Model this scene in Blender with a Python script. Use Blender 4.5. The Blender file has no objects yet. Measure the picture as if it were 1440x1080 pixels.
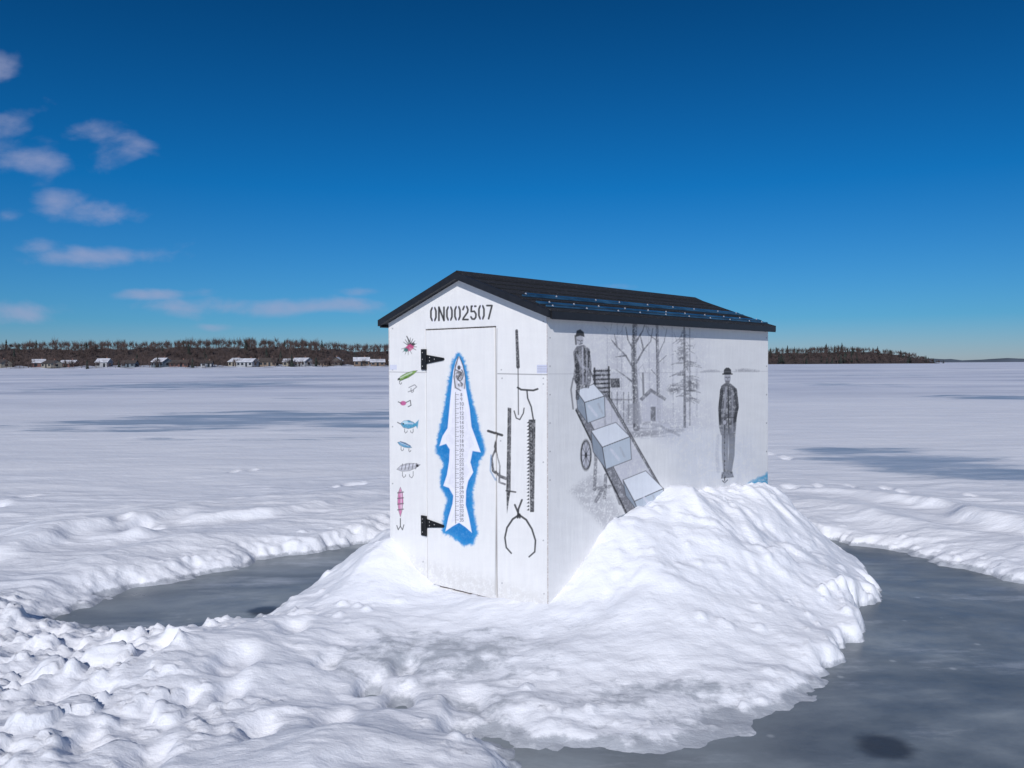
import bpy, math, random
import numpy as np
from mathutils import Vector, Matrix
random.seed(7)
rng=np.random.default_rng(7)
sc=bpy.context.scene
F=1185.0; CAMZ=1.4
# ---------------------------------------------------------------- camera
cam_d=bpy.data.cameras.new("camera"); cam=bpy.data.objects.new("camera",cam_d)
sc.collection.objects.link(cam); sc.camera=cam
cam_d.sensor_width=36; cam_d.lens=F/1440*36; cam_d.clip_end=8000; cam_d.clip_start=0.05
R=Matrix.Rotation(math.radians(90-1.35),4,'X') @ Matrix.Rotation(math.radians(-0.3),4,'Z')
cam.matrix_world=Matrix.Translation((0,0,CAMZ)) @ R
Rn=np.array(R.to_3x3())
def project(P):
    q=(P-np.array([0,0,CAMZ]))@Rn
    return 720+F*q[...,0]/(-q[...,2]), 540-F*q[...,1]/(-q[...,2])
def ray(px,py):
    d=np.array([(px-720)/F,(540-py)/F,-1.0]); return Rn@d

# ---------------------------------------------------------------- noise helpers
def mkperm(seed):
    r=np.random.default_rng(seed); p=r.permutation(256); a=r.random(256)*2*np.pi
    return p,np.cos(a),np.sin(a)
_P={}
def perlin(x,y,seed=0):
    if seed not in _P: _P[seed]=mkperm(seed)
    p,gc,gs=_P[seed]
    xi=np.floor(x).astype(np.int64); yi=np.floor(y).astype(np.int64)
    xf=x-xi; yf=y-yi
    u=xf*xf*xf*(xf*(xf*6-15)+10); v=yf*yf*yf*(yf*(yf*6-15)+10)
    def g(ix,iy,fx,fy):
        h=p[(p[ix&255]+iy)&255]; return gc[h]*fx+gs[h]*fy
    a=g(xi,yi,xf,yf); b=g(xi+1,yi,xf-1,yf); c=g(xi,yi+1,xf,yf-1); d=g(xi+1,yi+1,xf-1,yf-1)
    return ((a*(1-u)+b*u)*(1-v)+(c*(1-u)+d*u)*v)*1.5
def fbm(x,y,o=4,seed=0,gain=.5):
    s=0;a=1
    for i in range(o):
        s=s+a*perlin(x,y,seed+i); x=x*2.03+3.1; y=y*2.03+1.7; a*=gain
    return s
def ridged(x,y,o=4,seed=0):
    s=0;a=1
    for i in range(o):
        s=s+a*(1-np.abs(perlin(x,y,seed+i))*2.0); x=x*2.1+3.1; y=y*2.1+1.7; a*=.5
    return s/1.9
def cells(x,y,seed=0):
    r=np.random.default_rng(seed); ox=r.random((64,64)); oy=r.random((64,64)); hv=r.random((64,64))
    xi=np.floor(x).astype(int); yi=np.floor(y).astype(int)
    best=np.full(x.shape,9.0); val=np.zeros(x.shape)
    for i in(-1,0,1):
        for j in(-1,0,1):
            cx=(xi+i)%64; cy=(yi+j)%64
            d=np.hypot(xi+i+ox[cx,cy]-x, yi+j+oy[cx,cy]-y)
            m=d<best; best=np.where(m,d,best); val=np.where(m,hv[cx,cy],val)
    return best,val
def sstep(a,b,x):
    t=np.clip((x-a)/(b-a),0,1); return t*t*(3-2*t)
def lin(c):
    return tuple(((v/255)/12.92 if v/255<=.04045 else ((v/255+.055)/1.055)**2.4) for v in c)

# ---------------------------------------------------------------- materials
def new_mat(name):
    m=bpy.data.materials.new(name); m.use_nodes=True
    nt=m.node_tree; b=nt.nodes["Principled BSDF"]; return m,nt,b
def N(nt,t,**k):
    n=nt.nodes.new(t)
    for a,v in k.items(): setattr(n,a,v)
    return n
def noise(nt,scale,detail=5,rough=.55,vec=None,mscale=None):
    n=N(nt,'ShaderNodeTexNoise'); n.inputs['Scale'].default_value=scale
    n.inputs['Detail'].default_value=detail; n.inputs['Roughness'].default_value=rough
    if vec is None:
        tc=N(nt,'ShaderNodeTexCoord'); vec=tc.outputs['Object']
    if mscale:
        mp=N(nt,'ShaderNodeMapping'); mp.inputs['Scale'].default_value=mscale
        nt.links.new(vec,mp.inputs['Vector']); vec=mp.outputs['Vector']
    nt.links.new(vec,n.inputs['Vector']); return n
def ramp(nt,src,stops):
    r=N(nt,'ShaderNodeValToRGB'); e=r.color_ramp.elements
    while len(e)<len(stops): e.new(.5)
    for i,(p,c) in enumerate(stops):
        e[i].position=p; e[i].color=(*c,1) if len(c)==3 else c
    nt.links.new(src,r.inputs['Fac']); return r
def mixc(nt,fac,a,b,mode='MIX'):
    m=N(nt,'ShaderNodeMix',data_type='RGBA',blend_type=mode)
    for i,v in((0,fac),(6,a),(7,b)):
        if hasattr(v,'is_output'): nt.links.new(v,m.inputs[i])
        elif i==0: m.inputs[0].default_value=v
        else: m.inputs[i].default_value=(*v,1)
    return m.outputs[2]
def math_(nt,op,a,b=None,c=None,clamp=False):
    m=N(nt,'ShaderNodeMath',operation=op); m.use_clamp=clamp
    for i,v in enumerate((a,b,c)):
        if v is None: continue
        if hasattr(v,'is_output'): nt.links.new(v,m.inputs[i])
        else: m.inputs[i].default_value=v
    return m.outputs[0]
def smap(nt,src,a,b_,c=0.0,d=1.0):
    n=N(nt,'ShaderNodeMapRange',interpolation_type='SMOOTHSTEP'); nt.links.new(src,n.inputs[0])
    for i,v in((1,a),(2,b_),(3,c),(4,d)): n.inputs[i].default_value=v
    return n.outputs[0]
def bump(nt,b,h,strength,dist,prev=None):
    bp=N(nt,'ShaderNodeBump'); bp.inputs['Strength'].default_value=strength; bp.inputs['Distance'].default_value=dist
    nt.links.new(h,bp.inputs['Height'])
    if prev is not None: nt.links.new(prev.outputs[0],bp.inputs['Normal'])
    nt.links.new(bp.outputs[0],b.inputs['Normal']); return bp
def simple(name,col,rough=.6,metal=0,var=.25,scale=20):
    m,nt,b=new_mat(name); n=noise(nt,scale,4)
    c1=tuple(x*(1-var) for x in col); c2=tuple(min(1,x*(1+var)) for x in col)
    r=ramp(nt,n.outputs['Fac'],[(.3,c1),(.7,c2)]); nt.links.new(r.outputs[0],b.inputs['Base Color'])
    b.inputs['Roughness'].default_value=rough; b.inputs['Metallic'].default_value=metal; return m

def mesh_obj(name,verts,faces,mats=(),parent=None,smooth=False,midx=None):
    me=bpy.data.meshes.new(name); me.from_pydata([tuple(v) for v in verts],[],faces); 
    for m in mats: me.materials.append(m)
    if midx is not None: me.polygons.foreach_set('material_index',midx)
    if smooth: me.polygons.foreach_set('use_smooth',[True]*len(me.polygons))
    me.update(); o=bpy.data.objects.new(name,me); sc.collection.objects.link(o)
    if parent: o.parent=parent
    return o
def grid_obj(name,V,nx,ny,mats=(),parent=None,flip=False):
    me=bpy.data.meshes.new(name); n=nx*ny
    me.vertices.add(n); me.vertices.foreach_set('co',V.reshape(-1).astype(np.float32))
    idx=np.arange(n).reshape(ny,nx)
    q=np.stack([idx[:-1,:-1],idx[:-1,1:],idx[1:,1:],idx[1:,:-1]],-1).reshape(-1,4)
    if flip: q=q[:,::-1]
    nf=len(q)
    me.loops.add(nf*4); me.loops.foreach_set('vertex_index',q.reshape(-1).astype(np.int32))
    me.polygons.add(nf); me.polygons.foreach_set('loop_start',np.arange(0,nf*4,4,dtype=np.int32))
    me.polygons.foreach_set('loop_total',np.full(nf,4,dtype=np.int32))
    me.polygons.foreach_set('use_smooth',np.ones(nf,dtype=bool))
    for m in mats: me.materials.append(m)
    me.update(calc_edges=True)
    o=bpy.data.objects.new(name,me); sc.collection.objects.link(o)
    if parent: o.parent=parent
    return o

# ---------------------------------------------------------------- world / sun
w=bpy.data.worlds.new("World"); sc.world=w; w.use_nodes=True
nt=w.node_tree; bg=nt.nodes['Background']; bg.inputs['Strength'].default_value=0.1
EL=math.radians(33); AZ=math.radians(190)
sky=N(nt,'ShaderNodeTexSky',sky_type='NISHITA'); sky.sun_disc=False
sky.sun_elevation=EL; sky.sun_rotation=AZ; sky.altitude=200; sky.air_density=1.0; sky.dust_density=0.2; sky.ozone_density=3.0
tc=N(nt,'ShaderNodeTexCoord'); sp=N(nt,'ShaderNodeSeparateXYZ'); nt.links.new(tc.outputs['Generated'],sp.inputs[0])
elev=sp.outputs['Z']
tint=ramp(nt,elev,[(0.0,(.36,.46,.72)),(.05,(.15,.42,.72)),(.2,(.025,.36,.68)),(.42,(.012,.225,.43))])
tint.color_ramp.elements.new(.9).color=(.12,.24,.42,1)
skyc=mixc(nt,1.0,sky.outputs[0],tint.outputs[0],'MULTIPLY')
yy=math_(nt,'MAXIMUM',sp.outputs['Y'],0.05)
u=math_(nt,'DIVIDE',sp.outputs['X'],yy); v=math_(nt,'DIVIDE',sp.outputs['Z'],yy)
cv=N(nt,'ShaderNodeCombineXYZ'); nt.links.new(u,cv.inputs[0]); nt.links.new(v,cv.inputs[1])
cn=noise(nt,12.0,7,.52,cv.outputs[0],(1,1.8,1)); cn.inputs['Distortion'].default_value=.2
blobs=[(50,215,130,48,1.0),(175,215,85,34,1.0),(0,180,90,38,.95),(120,190,70,28,.9),(145,300,95,26,1.0),(85,285,60,30,.85),(140,358,140,24,1.15),(60,345,60,20,.9),(0,90,48,44,1.05),(330,430,190,20,1.1),(220,411,110,13,1.0),(460,430,120,16,1.0),(20,438,100,24,1.0),(310,458,60,9,.85),(860,404,70,8,.75),(520,408,50,11,.85),(10,300,45,22,.8),(60,190,220,130,.22)]
tot=None
for (cx,cy,rx,ry,a) in blobs:
    du=math_(nt,'MULTIPLY_ADD',u,F/rx,-(cx-720)/rx); dv=math_(nt,'MULTIPLY_ADD',v,F/ry,-(512-cy)/ry)
    r2=math_(nt,'ADD',math_(nt,'MULTIPLY',du,du),math_(nt,'MULTIPLY',dv,dv))
    g=math_(nt,'MULTIPLY',math_(nt,'EXPONENT',math_(nt,'MULTIPLY',r2,-1.0)),a)
    tot=g if tot is None else math_(nt,'MAXIMUM',tot,g)
cl=math_(nt,'ADD',math_(nt,'MULTIPLY',tot,1.25),math_(nt,'MULTIPLY_ADD',cn.outputs['Fac'],2.6,-1.98))
cmo=smap(nt,cl,0,1.0,0,.62)
front=math_(nt,'GREATER_THAN',sp.outputs['Y'],.1)
cfac=math_(nt,'MULTIPLY',cmo,front)
final=mixc(nt,cfac,skyc,(3.5,3.85,5.7))
nt.links.new(final,bg.inputs['Color'])
to_sun=Vector((math.sin(AZ)*math.cos(EL),math.cos(AZ)*math.cos(EL),math.sin(EL)))
sd=bpy.data.lights.new("sun",'SUN'); sd.energy=3.4; sd.angle=math.radians(.5); sd.color=(1,.965,.94)
so=bpy.data.objects.new("sun",sd); sc.collection.objects.link(so); so.rotation_mode='QUATERNION'
so.rotation_quaternion=(-to_sun).to_track_quat('-Z','Y')
sc.view_settings.view_transform='Standard'; sc.view_settings.look='None'; sc.view_settings.exposure=0

# ---------------------------------------------------------------- terrain
def gpt(px,py):
    d=ray(px,py); t=-CAMZ/d[2]; return (d[0]*t,d[1]*t)
ice_poly=[gpt(*p) for p in [(105,865),(170,842),(260,815),(330,800),(400,785),(480,772),(545,760)]]+\
 [(-.3,7.6),(.8,8.2),(1.9,7.9)]+[gpt(*p) for p in [(1150,757),(1220,770),(1300,787),(1370,805),(1440,826)]]+\
 [(3.9,4.3),(4.3,3),(3.9,1.2),(1,.6),(.25,1.6)]+[gpt(*p) for p in [(735,1085),(700,1045),(780,1048),(860,1058),(960,1060),(1060,1036),(1140,1000),(1190,935),(1200,890),(1243,840)]]+\
 [(2.4,5.7),(2.35,6.4),(1.8,7.0),(.9,7.2),(0,6.9),(-.6,6.3),(-1.02,5.75)]+[gpt(*p) for p in [(430,838),(370,872),(300,893),(225,897),(150,897)]]
def sdist(X,Y,poly):
    shp=X.shape; X=X.ravel();Y=Y.ravel()
    best=np.full(X.shape,1e9); ins=np.zeros(X.shape,bool)
    n=len(poly)
    for i in range(n):
        ax,ay=poly[i]; bx,by=poly[(i+1)%n]; ex,ey=bx-ax,by-ay
        t=np.clip(((X-ax)*ex+(Y-ay)*ey)/(ex*ex+ey*ey+1e-12),0,1)
        d=(X-ax-t*ex)**2+(Y-ay-t*ey)**2; best=np.minimum(best,d)
        c=((ay>Y)!=(by>Y)); xx=ex*(Y-ay)/(ey if abs(ey)>1e-12 else 1e-12)+ax
        ins^=c&(X<xx)
    s=np.sqrt(best); return np.where(ins,-s,s).reshape(shp)
CP=[(.12,4.08,.13),(.3,4.5,.3),(-.46,4.8,.14),(-.1,4.48,.14),(-.6,4.65,.13),(-.25,4.3,.10),
(-.737,5.046,.34),(-.97,5.05,.24),(-1.13,4.95,.12),(-.92,5.4,.27),(-1.0,5.65,.12),(-.82,4.85,.27),(-.97,4.68,.15),(-.62,4.92,.25),
(-.3,3.9,.08),(.1,3.7,.10),(-.7,4.3,.10),(-1.1,4.5,.09),(-.5,3.5,.05),(0,3.35,.06),(.35,3.9,.14),(.35,3.5,.08),(.7,3.4,.06),
(.349,4.434,.43),(.52,4.63,.52),(.86,5.015,.59),(1.2,5.4,.60),(1.54,5.79,.55),(1.88,6.18,.45),
(.36,4.2,.24),(.55,4.43,.44),(.80,4.72,.53),(1.0,4.93,.645),(1.31,5.3,.59),(1.65,5.69,.58),(1.93,5.98,.48),
(.5,3.98,.20),(.9,4.3,.33),(1.23,4.68,.44),(1.57,5.07,.42),(1.92,5.46,.33),(2.12,5.8,.2),
(.75,3.72,.12),(1.1,4.1,.2),(1.45,4.5,.25),(1.8,4.87,.25),(2.05,5.2,.17),
(1.15,3.6,.07),(1.55,4.1,.1),(2.1,5.0,.1),(2.25,5.4,.1),(2.1,6.3,.2),(1.5,6.8,.2),(.6,6.8,.2),(-.3,6.1,.25),
(-1.15,3.9,.17),(-.9,3.4,.10),(-1.5,3.7,.17),(-.9,3.0,.11),(-.3,2.95,.10),(-1.7,3.2,.12),(-2.2,3.9,.07),(-2.5,3.5,.09),(-1.9,4.15,.06),(-.6,2.8,.18),(-1.3,2.6,.13),
(-3,4.7,.09),(-2.6,5.3,.11),(-1.9,6.3,.12),(-1.2,7.2,.14),(0,8.2,.12),(2.8,7.2,.10),(3.3,6,.09),(4,5,.09),(-4,6,.08),(-4,3,.08),(0,1,.08),(3,9,.1),(-3,9,.08)]
CP=np.array(CP)
def kern(r2): return np.sqrt(r2+.02)
A=kern(((CP[:,None,:2]-CP[None,:,:2])**2).sum(-1)); A=A+np.eye(len(CP))*-.01
wts=np.linalg.solve(A,CP[:,2]-.09)
def rbf(X,Y):
    s=np.full(X.shape,.09)
    for (cx,cy,_),q in zip(CP,wts): s=s+q*kern((X-cx)**2+(Y-cy)**2)
    return s
def axis(lo,hi,step,neg_to,pos_to,g1,lim):
    a=list(np.arange(lo,hi,step))
    s=step; x=a[-1]
    while x<pos_to:
        s*= g1 if abs(x)<lim else 1.05
        x+=s; a.append(x)
    s=step; x=lo; b=[]
    while x>neg_to:
        s*= g1 if abs(x)<lim else 1.05
        x-=s; b.append(x)
    return np.array(b[::-1]+a)
ax=axis(-2.6,2.9,.0140,-2200,2200,1.016,25); ay=axis(2.7,6.5,.0140,-30,3200,1.013,30)
X,Y=np.meshgrid(ax,ay)
ny,nx=X.shape
near=sstep(7.5,4.0,np.hypot(X-.4,(Y-5)))
Xn=np.clip(X,-12,12); Yn=np.clip(Y,-6,18)
dI=sdist(X,Y,ice_poly)
H=rbf(Xn,Yn)
base=.085+.020*fbm(X*.22,Y*.5,3,5)+.007*fbm(X*.9,Y*2.2,3,9)+.02*fbm(X*.05,Y*.09,2,15)*sstep(3,20,Y)
hh=base*(1-near)+np.clip(H,.03,2)*near
isl=sdist(X,Y,[(-1.02,5.75),(-1.4,4.7),(-1.3,2),(2.4,2),(2.4,5.7),(2.35,6.4),(1.8,7),(.9,7.2),(0,6.9),(-.6,6.3)])
outer=sstep(.1,.5,isl)
wob=fbm(X*.6,Y*.6,3,31); pres=sstep(-.45,.45,fbm(X*.55+4,Y*.55,2,35))
bk=dI-.55-.30*wob; bank=np.where(bk<0,np.exp(-(bk/.24)**2),np.exp(-(bk/.45)**2))*(.050+.05*wob)*(.25+.75*pres)
bk2=dI-1.45-.55*wob; bank=bank+np.where(bk2<0,np.exp(-(bk2/.14)**2),np.exp(-(bk2/.6)**2))*(.080+.08*fbm(X*.5,Y*.5,2,41))
hh=hh+bank*outer*sstep(3.6,4.8,Y)*sstep(9.5,7,Y)
dr=ridged(X*.45+.25*Y,Y*1.3-.1*X,3,51)
hh=hh+outer*.024*np.clip(dr-.45,0,1)*sstep(12,7,Y)*2
hh=hh+outer*.006*(ridged(X*1.6+.6*Y,Y*4.2,3,55)-.5)*sstep(14,8,Y)
# shovelled lumps on the mound
m=sstep(.10,.38,H)*near*(isl<.2)
wx=X+.16*fbm(X*1.3,Y*1.3,2,61); wy=Y+.16*fbm(X*1.3,Y*1.3,2,71)
lump=.055*fbm(wx*1.7,wy*1.7,2,81)+.050*(ridged(wx*2.3+wy*1.0,wy*1.1-wx*.6,3,91)-.55)+.013*fbm(wx*5,wy*5,3,95)
chunk,cval=cells(wx*4.2,wy*4.2,3)
lump=lump+(.035*(cval-.5))*sstep(.75,.25,chunk)
ch2,cv2=cells(wx*8,wy*8,33)
lump=lump+np.where(cv2>.70,.018*sstep(.45,.22,ch2)*(cv2-.3),0)
ch3,cv3=cells(X*19,Y*19,37)
lump=lump+np.where(cv3>.84,.009*sstep(.42,.15,ch3),0)
dmask=near
lowf=.020*fbm(X*2.2,Y*2.2,2,101)+.006*fbm(X*7,Y*7,3,111)+.014*(ridged(X*1.8+.4*Y,Y*2.6,3,115)-.5)
hh=hh+m*lump+dmask*(1-m)*lowf*(.45+.75*sstep(5.2,4.4,Y))
hh=hh+near*.0018*fbm(X*24,Y*24,2,120)
# broken crust, front left
fringe=.5*fbm(X*1.1,Y*1.1,3,130)
ro=sstep(-1.05,-1.55,X+fringe-.25*(3.6-Y))*sstep(5.0,4.5,Y)*near
c1,v1=cells(X*6+.6*fbm(X*3,Y*3,2,5),Y*6,11); c2,v2=cells(X*14,Y*14,12); c4,v4=cells(X*25,Y*25,14)
hh=hh+ro*(np.where(v1>.60,.060*(v1-.3),0)*sstep(.46,.38,c1)+.030*np.where(v2>.62,v2-.2,0)*sstep(.45,.33,c2)+.014*np.where(v4>.6,v4-.2,0)*sstep(.5,.3,c4)+.014*fbm(X*4,Y*4,2,8)-.02*sstep(.1,.5,fbm(X*2.5,Y*2.5,2,18)))
c3,v3=cells(X*10,Y*10,21); c5,v5=cells(X*21,Y*21,23)
clod=np.where(v3>.84,sstep(.40,.12,c3),0)*(v3-.74)*.13+np.where(v5>.88,sstep(.40,.15,c5),0)*.012
rim=np.exp(-((dI-.12)/.16)**2)
scat=sstep(.1,.6,fbm(X*.8,Y*.8,2,170))
hh=hh+clod*near*(rim*.8+(.05+.6*scat)*(H<.2)*sstep(5.2,4.6,Y))
def gp2(px,py,z=.08):
    d=ray(px,py); t=(z-CAMZ)/d[2]; return d[0]*t,d[1]*t
trails=[[(335,664),(420,657)],[(465,685),(515,680)],[(0,712),(40,700)],[(170,745),(215,748)],[(1105,690),(1200,687)],[(1240,690),(1420,700)],[(1085,640),(1130,648)],[(560,1000),(600,940)],[(120,850),(160,830)],[(640,900),(560,935)],[(430,905),(520,960)],[(330,1000),(420,1040)],[(90,1000),(180,940)],[(600,960),(650,1000)],[(0,930),(120,1040)],[(200,1060),(320,950)],[(60,880),(200,930)]]
for tr in trails:
    pts=[gp2(*p) for p in tr]
    for (a,b) in zip(pts[:-1],pts[1:]):
        L=math.hypot(b[0]-a[0],b[1]-a[1]); n=max(2,int(L/.26))
        for k in range(n+1):
            if random.random()<.2: continue
            t=k/n; fx=a[0]+(b[0]-a[0])*t+random.uniform(-.10,.10); fy=a[1]+(b[1]-a[1])*t+random.uniform(-.16,.16)
            s=random.uniform(.05,.085)
            msk=(np.abs(X-fx)<.6)&(np.abs(Y-fy)<.6)
            r2=((X[msk]-fx)/s)**2+((Y[msk]-fy)/(s*1.6))**2
            hh[msk]+= -.042*np.exp(-r2**2)+random.uniform(.008,.022)*np.exp(-(((X[msk]-fx-.02)/(s*.8))**2+((Y[msk]-fy-.17)/(s*.7))**2))
lx,ly=gp2(195,757,.1); hh+=.06*np.exp(-(((X-lx)/.10)**2+((Y-ly)/.10)**2))
# cut moat
ed=dI+.10*fbm(X*2.2,Y*2.2,4,140)*near+.035*fbm(X*9,Y*9,3,150)*near
wd=.14+.30*sstep(-.5,.6,fbm(X*.9,Y*.9,2,160))
right=sstep(.9,1.6,X)*sstep(3.6,4.2,Y)*(isl<.15)
wd=wd*(1-.55*right)
frontlow=sstep(3.6,3.3,Y)*sstep(-.4,.1,X)
wd=wd+.05*frontlow
k=np.clip(ed/wd,0,1); k=k*(2-k)*(1-.35*frontlow)+.35*frontlow*k*k
z=np.where(ed>0,-.010+(hh+.010)*k,-.010+np.clip(ed,-1,0)*.08)
thin=sstep(.045,.006,z)*near
path=np.exp(-(((X+.35)/.55)**2+((Y-3.80)/.36)**2))
path=np.maximum(path,.7*np.exp(-(((X-.1)/.8)**2+((Y-3.30)/.16)**2)))
path=np.maximum(path,.95*np.exp(-(((X-.62)/.42)**2+((Y-3.42)/.11)**2)))
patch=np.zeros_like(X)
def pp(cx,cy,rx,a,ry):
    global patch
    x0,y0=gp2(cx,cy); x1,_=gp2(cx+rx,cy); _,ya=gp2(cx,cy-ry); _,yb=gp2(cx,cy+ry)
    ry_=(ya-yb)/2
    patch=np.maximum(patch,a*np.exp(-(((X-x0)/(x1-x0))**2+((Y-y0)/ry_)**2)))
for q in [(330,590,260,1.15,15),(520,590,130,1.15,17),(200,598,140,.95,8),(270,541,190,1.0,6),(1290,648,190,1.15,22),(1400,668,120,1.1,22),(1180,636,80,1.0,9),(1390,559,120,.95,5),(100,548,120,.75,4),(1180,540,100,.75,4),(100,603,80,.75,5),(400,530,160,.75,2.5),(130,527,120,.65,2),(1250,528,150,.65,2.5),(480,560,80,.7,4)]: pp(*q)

snow,nt,b=new_mat("snow_surface")
at=N(nt,'ShaderNodeAttribute',attribute_name='masks'); sp=N(nt,'ShaderNodeSeparateColor'); nt.links.new(at.outputs['Color'],sp.inputs[0])
geo=N(nt,'ShaderNodeNewGeometry')
n1=noise(nt,.9,8,.68,geo.outputs['Position'],(.28,1.0,1)); n2=noise(nt,.06,7,.65,geo.outputs['Position'],(.5,1.8,1)); n3=noise(nt,9,6,.65,geo.outputs['Position']); n4=noise(nt,60,4,.6,geo.outputs['Position'])
col=ramp(nt,n1.outputs['Fac'],[(.3,(.755,.785,.86)),(.7,(.86,.875,.92))]).outputs[0]
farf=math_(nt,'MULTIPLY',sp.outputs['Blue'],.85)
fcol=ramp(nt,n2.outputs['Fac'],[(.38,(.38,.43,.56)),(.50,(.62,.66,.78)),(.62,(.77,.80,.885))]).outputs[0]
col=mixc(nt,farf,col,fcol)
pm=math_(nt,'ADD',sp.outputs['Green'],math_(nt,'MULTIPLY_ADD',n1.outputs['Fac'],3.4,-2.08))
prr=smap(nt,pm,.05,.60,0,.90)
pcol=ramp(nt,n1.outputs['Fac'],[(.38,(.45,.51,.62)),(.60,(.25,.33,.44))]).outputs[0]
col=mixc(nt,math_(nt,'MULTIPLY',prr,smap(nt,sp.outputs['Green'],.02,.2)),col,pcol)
tm=math_(nt,'MULTIPLY_ADD',n3.outputs['Fac'],2.4,-1.2)
tm=math_(nt,'MULTIPLY',math_(nt,'ADD',sp.outputs['Red'],tm),math_(nt,'GREATER_THAN',sp.outputs['Red'],.04))
trr=smap(nt,tm,.30,.95,0,.85)
col=mixc(nt,trr,col,(.34,.37,.42))
nt.links.new(col,b.inputs['Base Color'])
rr=math_(nt,'MULTIPLY_ADD',math_(nt,'MAXIMUM',prr,trr),-.25,.65); nt.links.new(rr,b.inputs['Roughness'])
b.inputs['Specular IOR Level'].default_value=.25
b1=bump(nt,b,n4.outputs['Fac'],.32,.006); b2=bump(nt,b,n3.outputs['Fac'],.38,.025,b1)
n5=noise(nt,1.6,6,.6,geo.outputs['Position'],(.5,1.5,1)); bump(nt,b,n5.outputs['Fac'],.40,.09,b2)
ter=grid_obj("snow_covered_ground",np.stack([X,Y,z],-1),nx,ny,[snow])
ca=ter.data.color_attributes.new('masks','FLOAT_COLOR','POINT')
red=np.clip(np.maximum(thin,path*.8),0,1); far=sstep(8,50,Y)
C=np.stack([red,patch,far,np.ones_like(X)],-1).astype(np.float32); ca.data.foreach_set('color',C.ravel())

ice,nt,b=new_mat("lake_ice")
geo=N(nt,'ShaderNodeNewGeometry'); P=geo.outputs['Position']
a1=noise(nt,.8,7,.62,P,(.6,1.3,1)); a1.inputs['Distortion'].default_value=.6
a2=noise(nt,4.0,7,.68,P,(.8,1.2,1)); a3=noise(nt,30,4,.6,P); a4=noise(nt,1.5,8,.72,P,(.5,1.5,1))
c1=ramp(nt,a1.outputs['Fac'],[(.30,(.10,.125,.15)),(.47,(.165,.195,.225)),(.56,(.23,.265,.295)),(.70,(.36,.40,.435))]).outputs[0]
c2=ramp(nt,a2.outputs['Fac'],[(.35,(.80,.80,.80)),(.7,(1.28,1.27,1.25))]).outputs[0]
col=mixc(nt,1.0,c1,c2,'MULTIPLY')
dust=smap(nt,a4.outputs['Fac'],.52,.70,0,.55); col=mixc(nt,dust,col,(.56,.60,.66))
vo=N(nt,'ShaderNodeTexVoronoi'); vo.inputs['Scale'].default_value=4.5; nt.links.new(P,vo.inputs['Vector'])
sptt=ramp(nt,vo.outputs['Distance'],[(.03,(1,1,1)),(.09,(0,0,0))]).outputs[0]
col=mixc(nt,math_(nt,'MULTIPLY',sptt,.35),col,(.62,.66,.70))
for (hx,hy,hr) in [(*gpt(1245,1050),.11),(*gpt(372,860),.10)]:
    vm=N(nt,'ShaderNodeVectorMath',operation='DISTANCE'); nt.links.new(P,vm.inputs[0]); vm.inputs[1].default_value=(hx,hy,0)
    dd=math_(nt,'ADD',vm.outputs['Value'],math_(nt,'MULTIPLY_ADD',a2.outputs['Fac'],.12,-.06))
    col=mixc(nt,smap(nt,dd,hr*.6,hr*1.25,.85,0),col,(.035,.04,.05))
nt.links.new(col,b.inputs['Base Color'])
ro_=ramp(nt,a2.outputs['Fac'],[(.3,(.26,)*3),(.7,(.55,)*3)]).outputs[0]; nt.links.new(ro_,b.inputs['Roughness'])
b.inputs['Specular IOR Level'].default_value=.4
q1=bump(nt,b,a3.outputs['Fac'],.12,.004); bump(nt,b,a2.outputs['Fac'],.12,.03,q1)
mesh_obj("frozen_lake_ice",[(-9,-1,0),(12,-1,0),(12,14,0),(-9,14,0)],[(0,1,2,3)],[ice])

# ---------------------------------------------------------------- hut geometry
Np=np.array([.179,4.24]); Lp=np.array([-.737,5.046]); Rp=np.array([1.882,6.178])
uf=(Np-Lp); WF=np.hypot(*uf); uf=uf/WF
us=np.array([-uf[1],uf[0]]); 
if us@(Rp-Np)<0: us=-us
WS=2.565
nf=-us; ns=uf
Z0=.02; ZT=1.645; ZA=1.868
hut=bpy.data.objects.new("ice_fishing_hut",None); sc.collection.objects.link(hut)
def fp(u,v,o=0):
    p=Lp+uf*u+nf*o; return np.array([p[0],p[1],v])
def spn(u,v,o=0):
    p=Np+us*u+ns*o; return np.array([p[0],p[1],v])
def inv(px,py,P0,ud,n):
    d=ray(px,py); t=(P0-0)@n/(d[:2]@n); p=d*t; return (p[:2]-P0)@ud, CAMZ+p[2]
def fuv(px,py): return inv(px,py,Lp,uf,nf)

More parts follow.
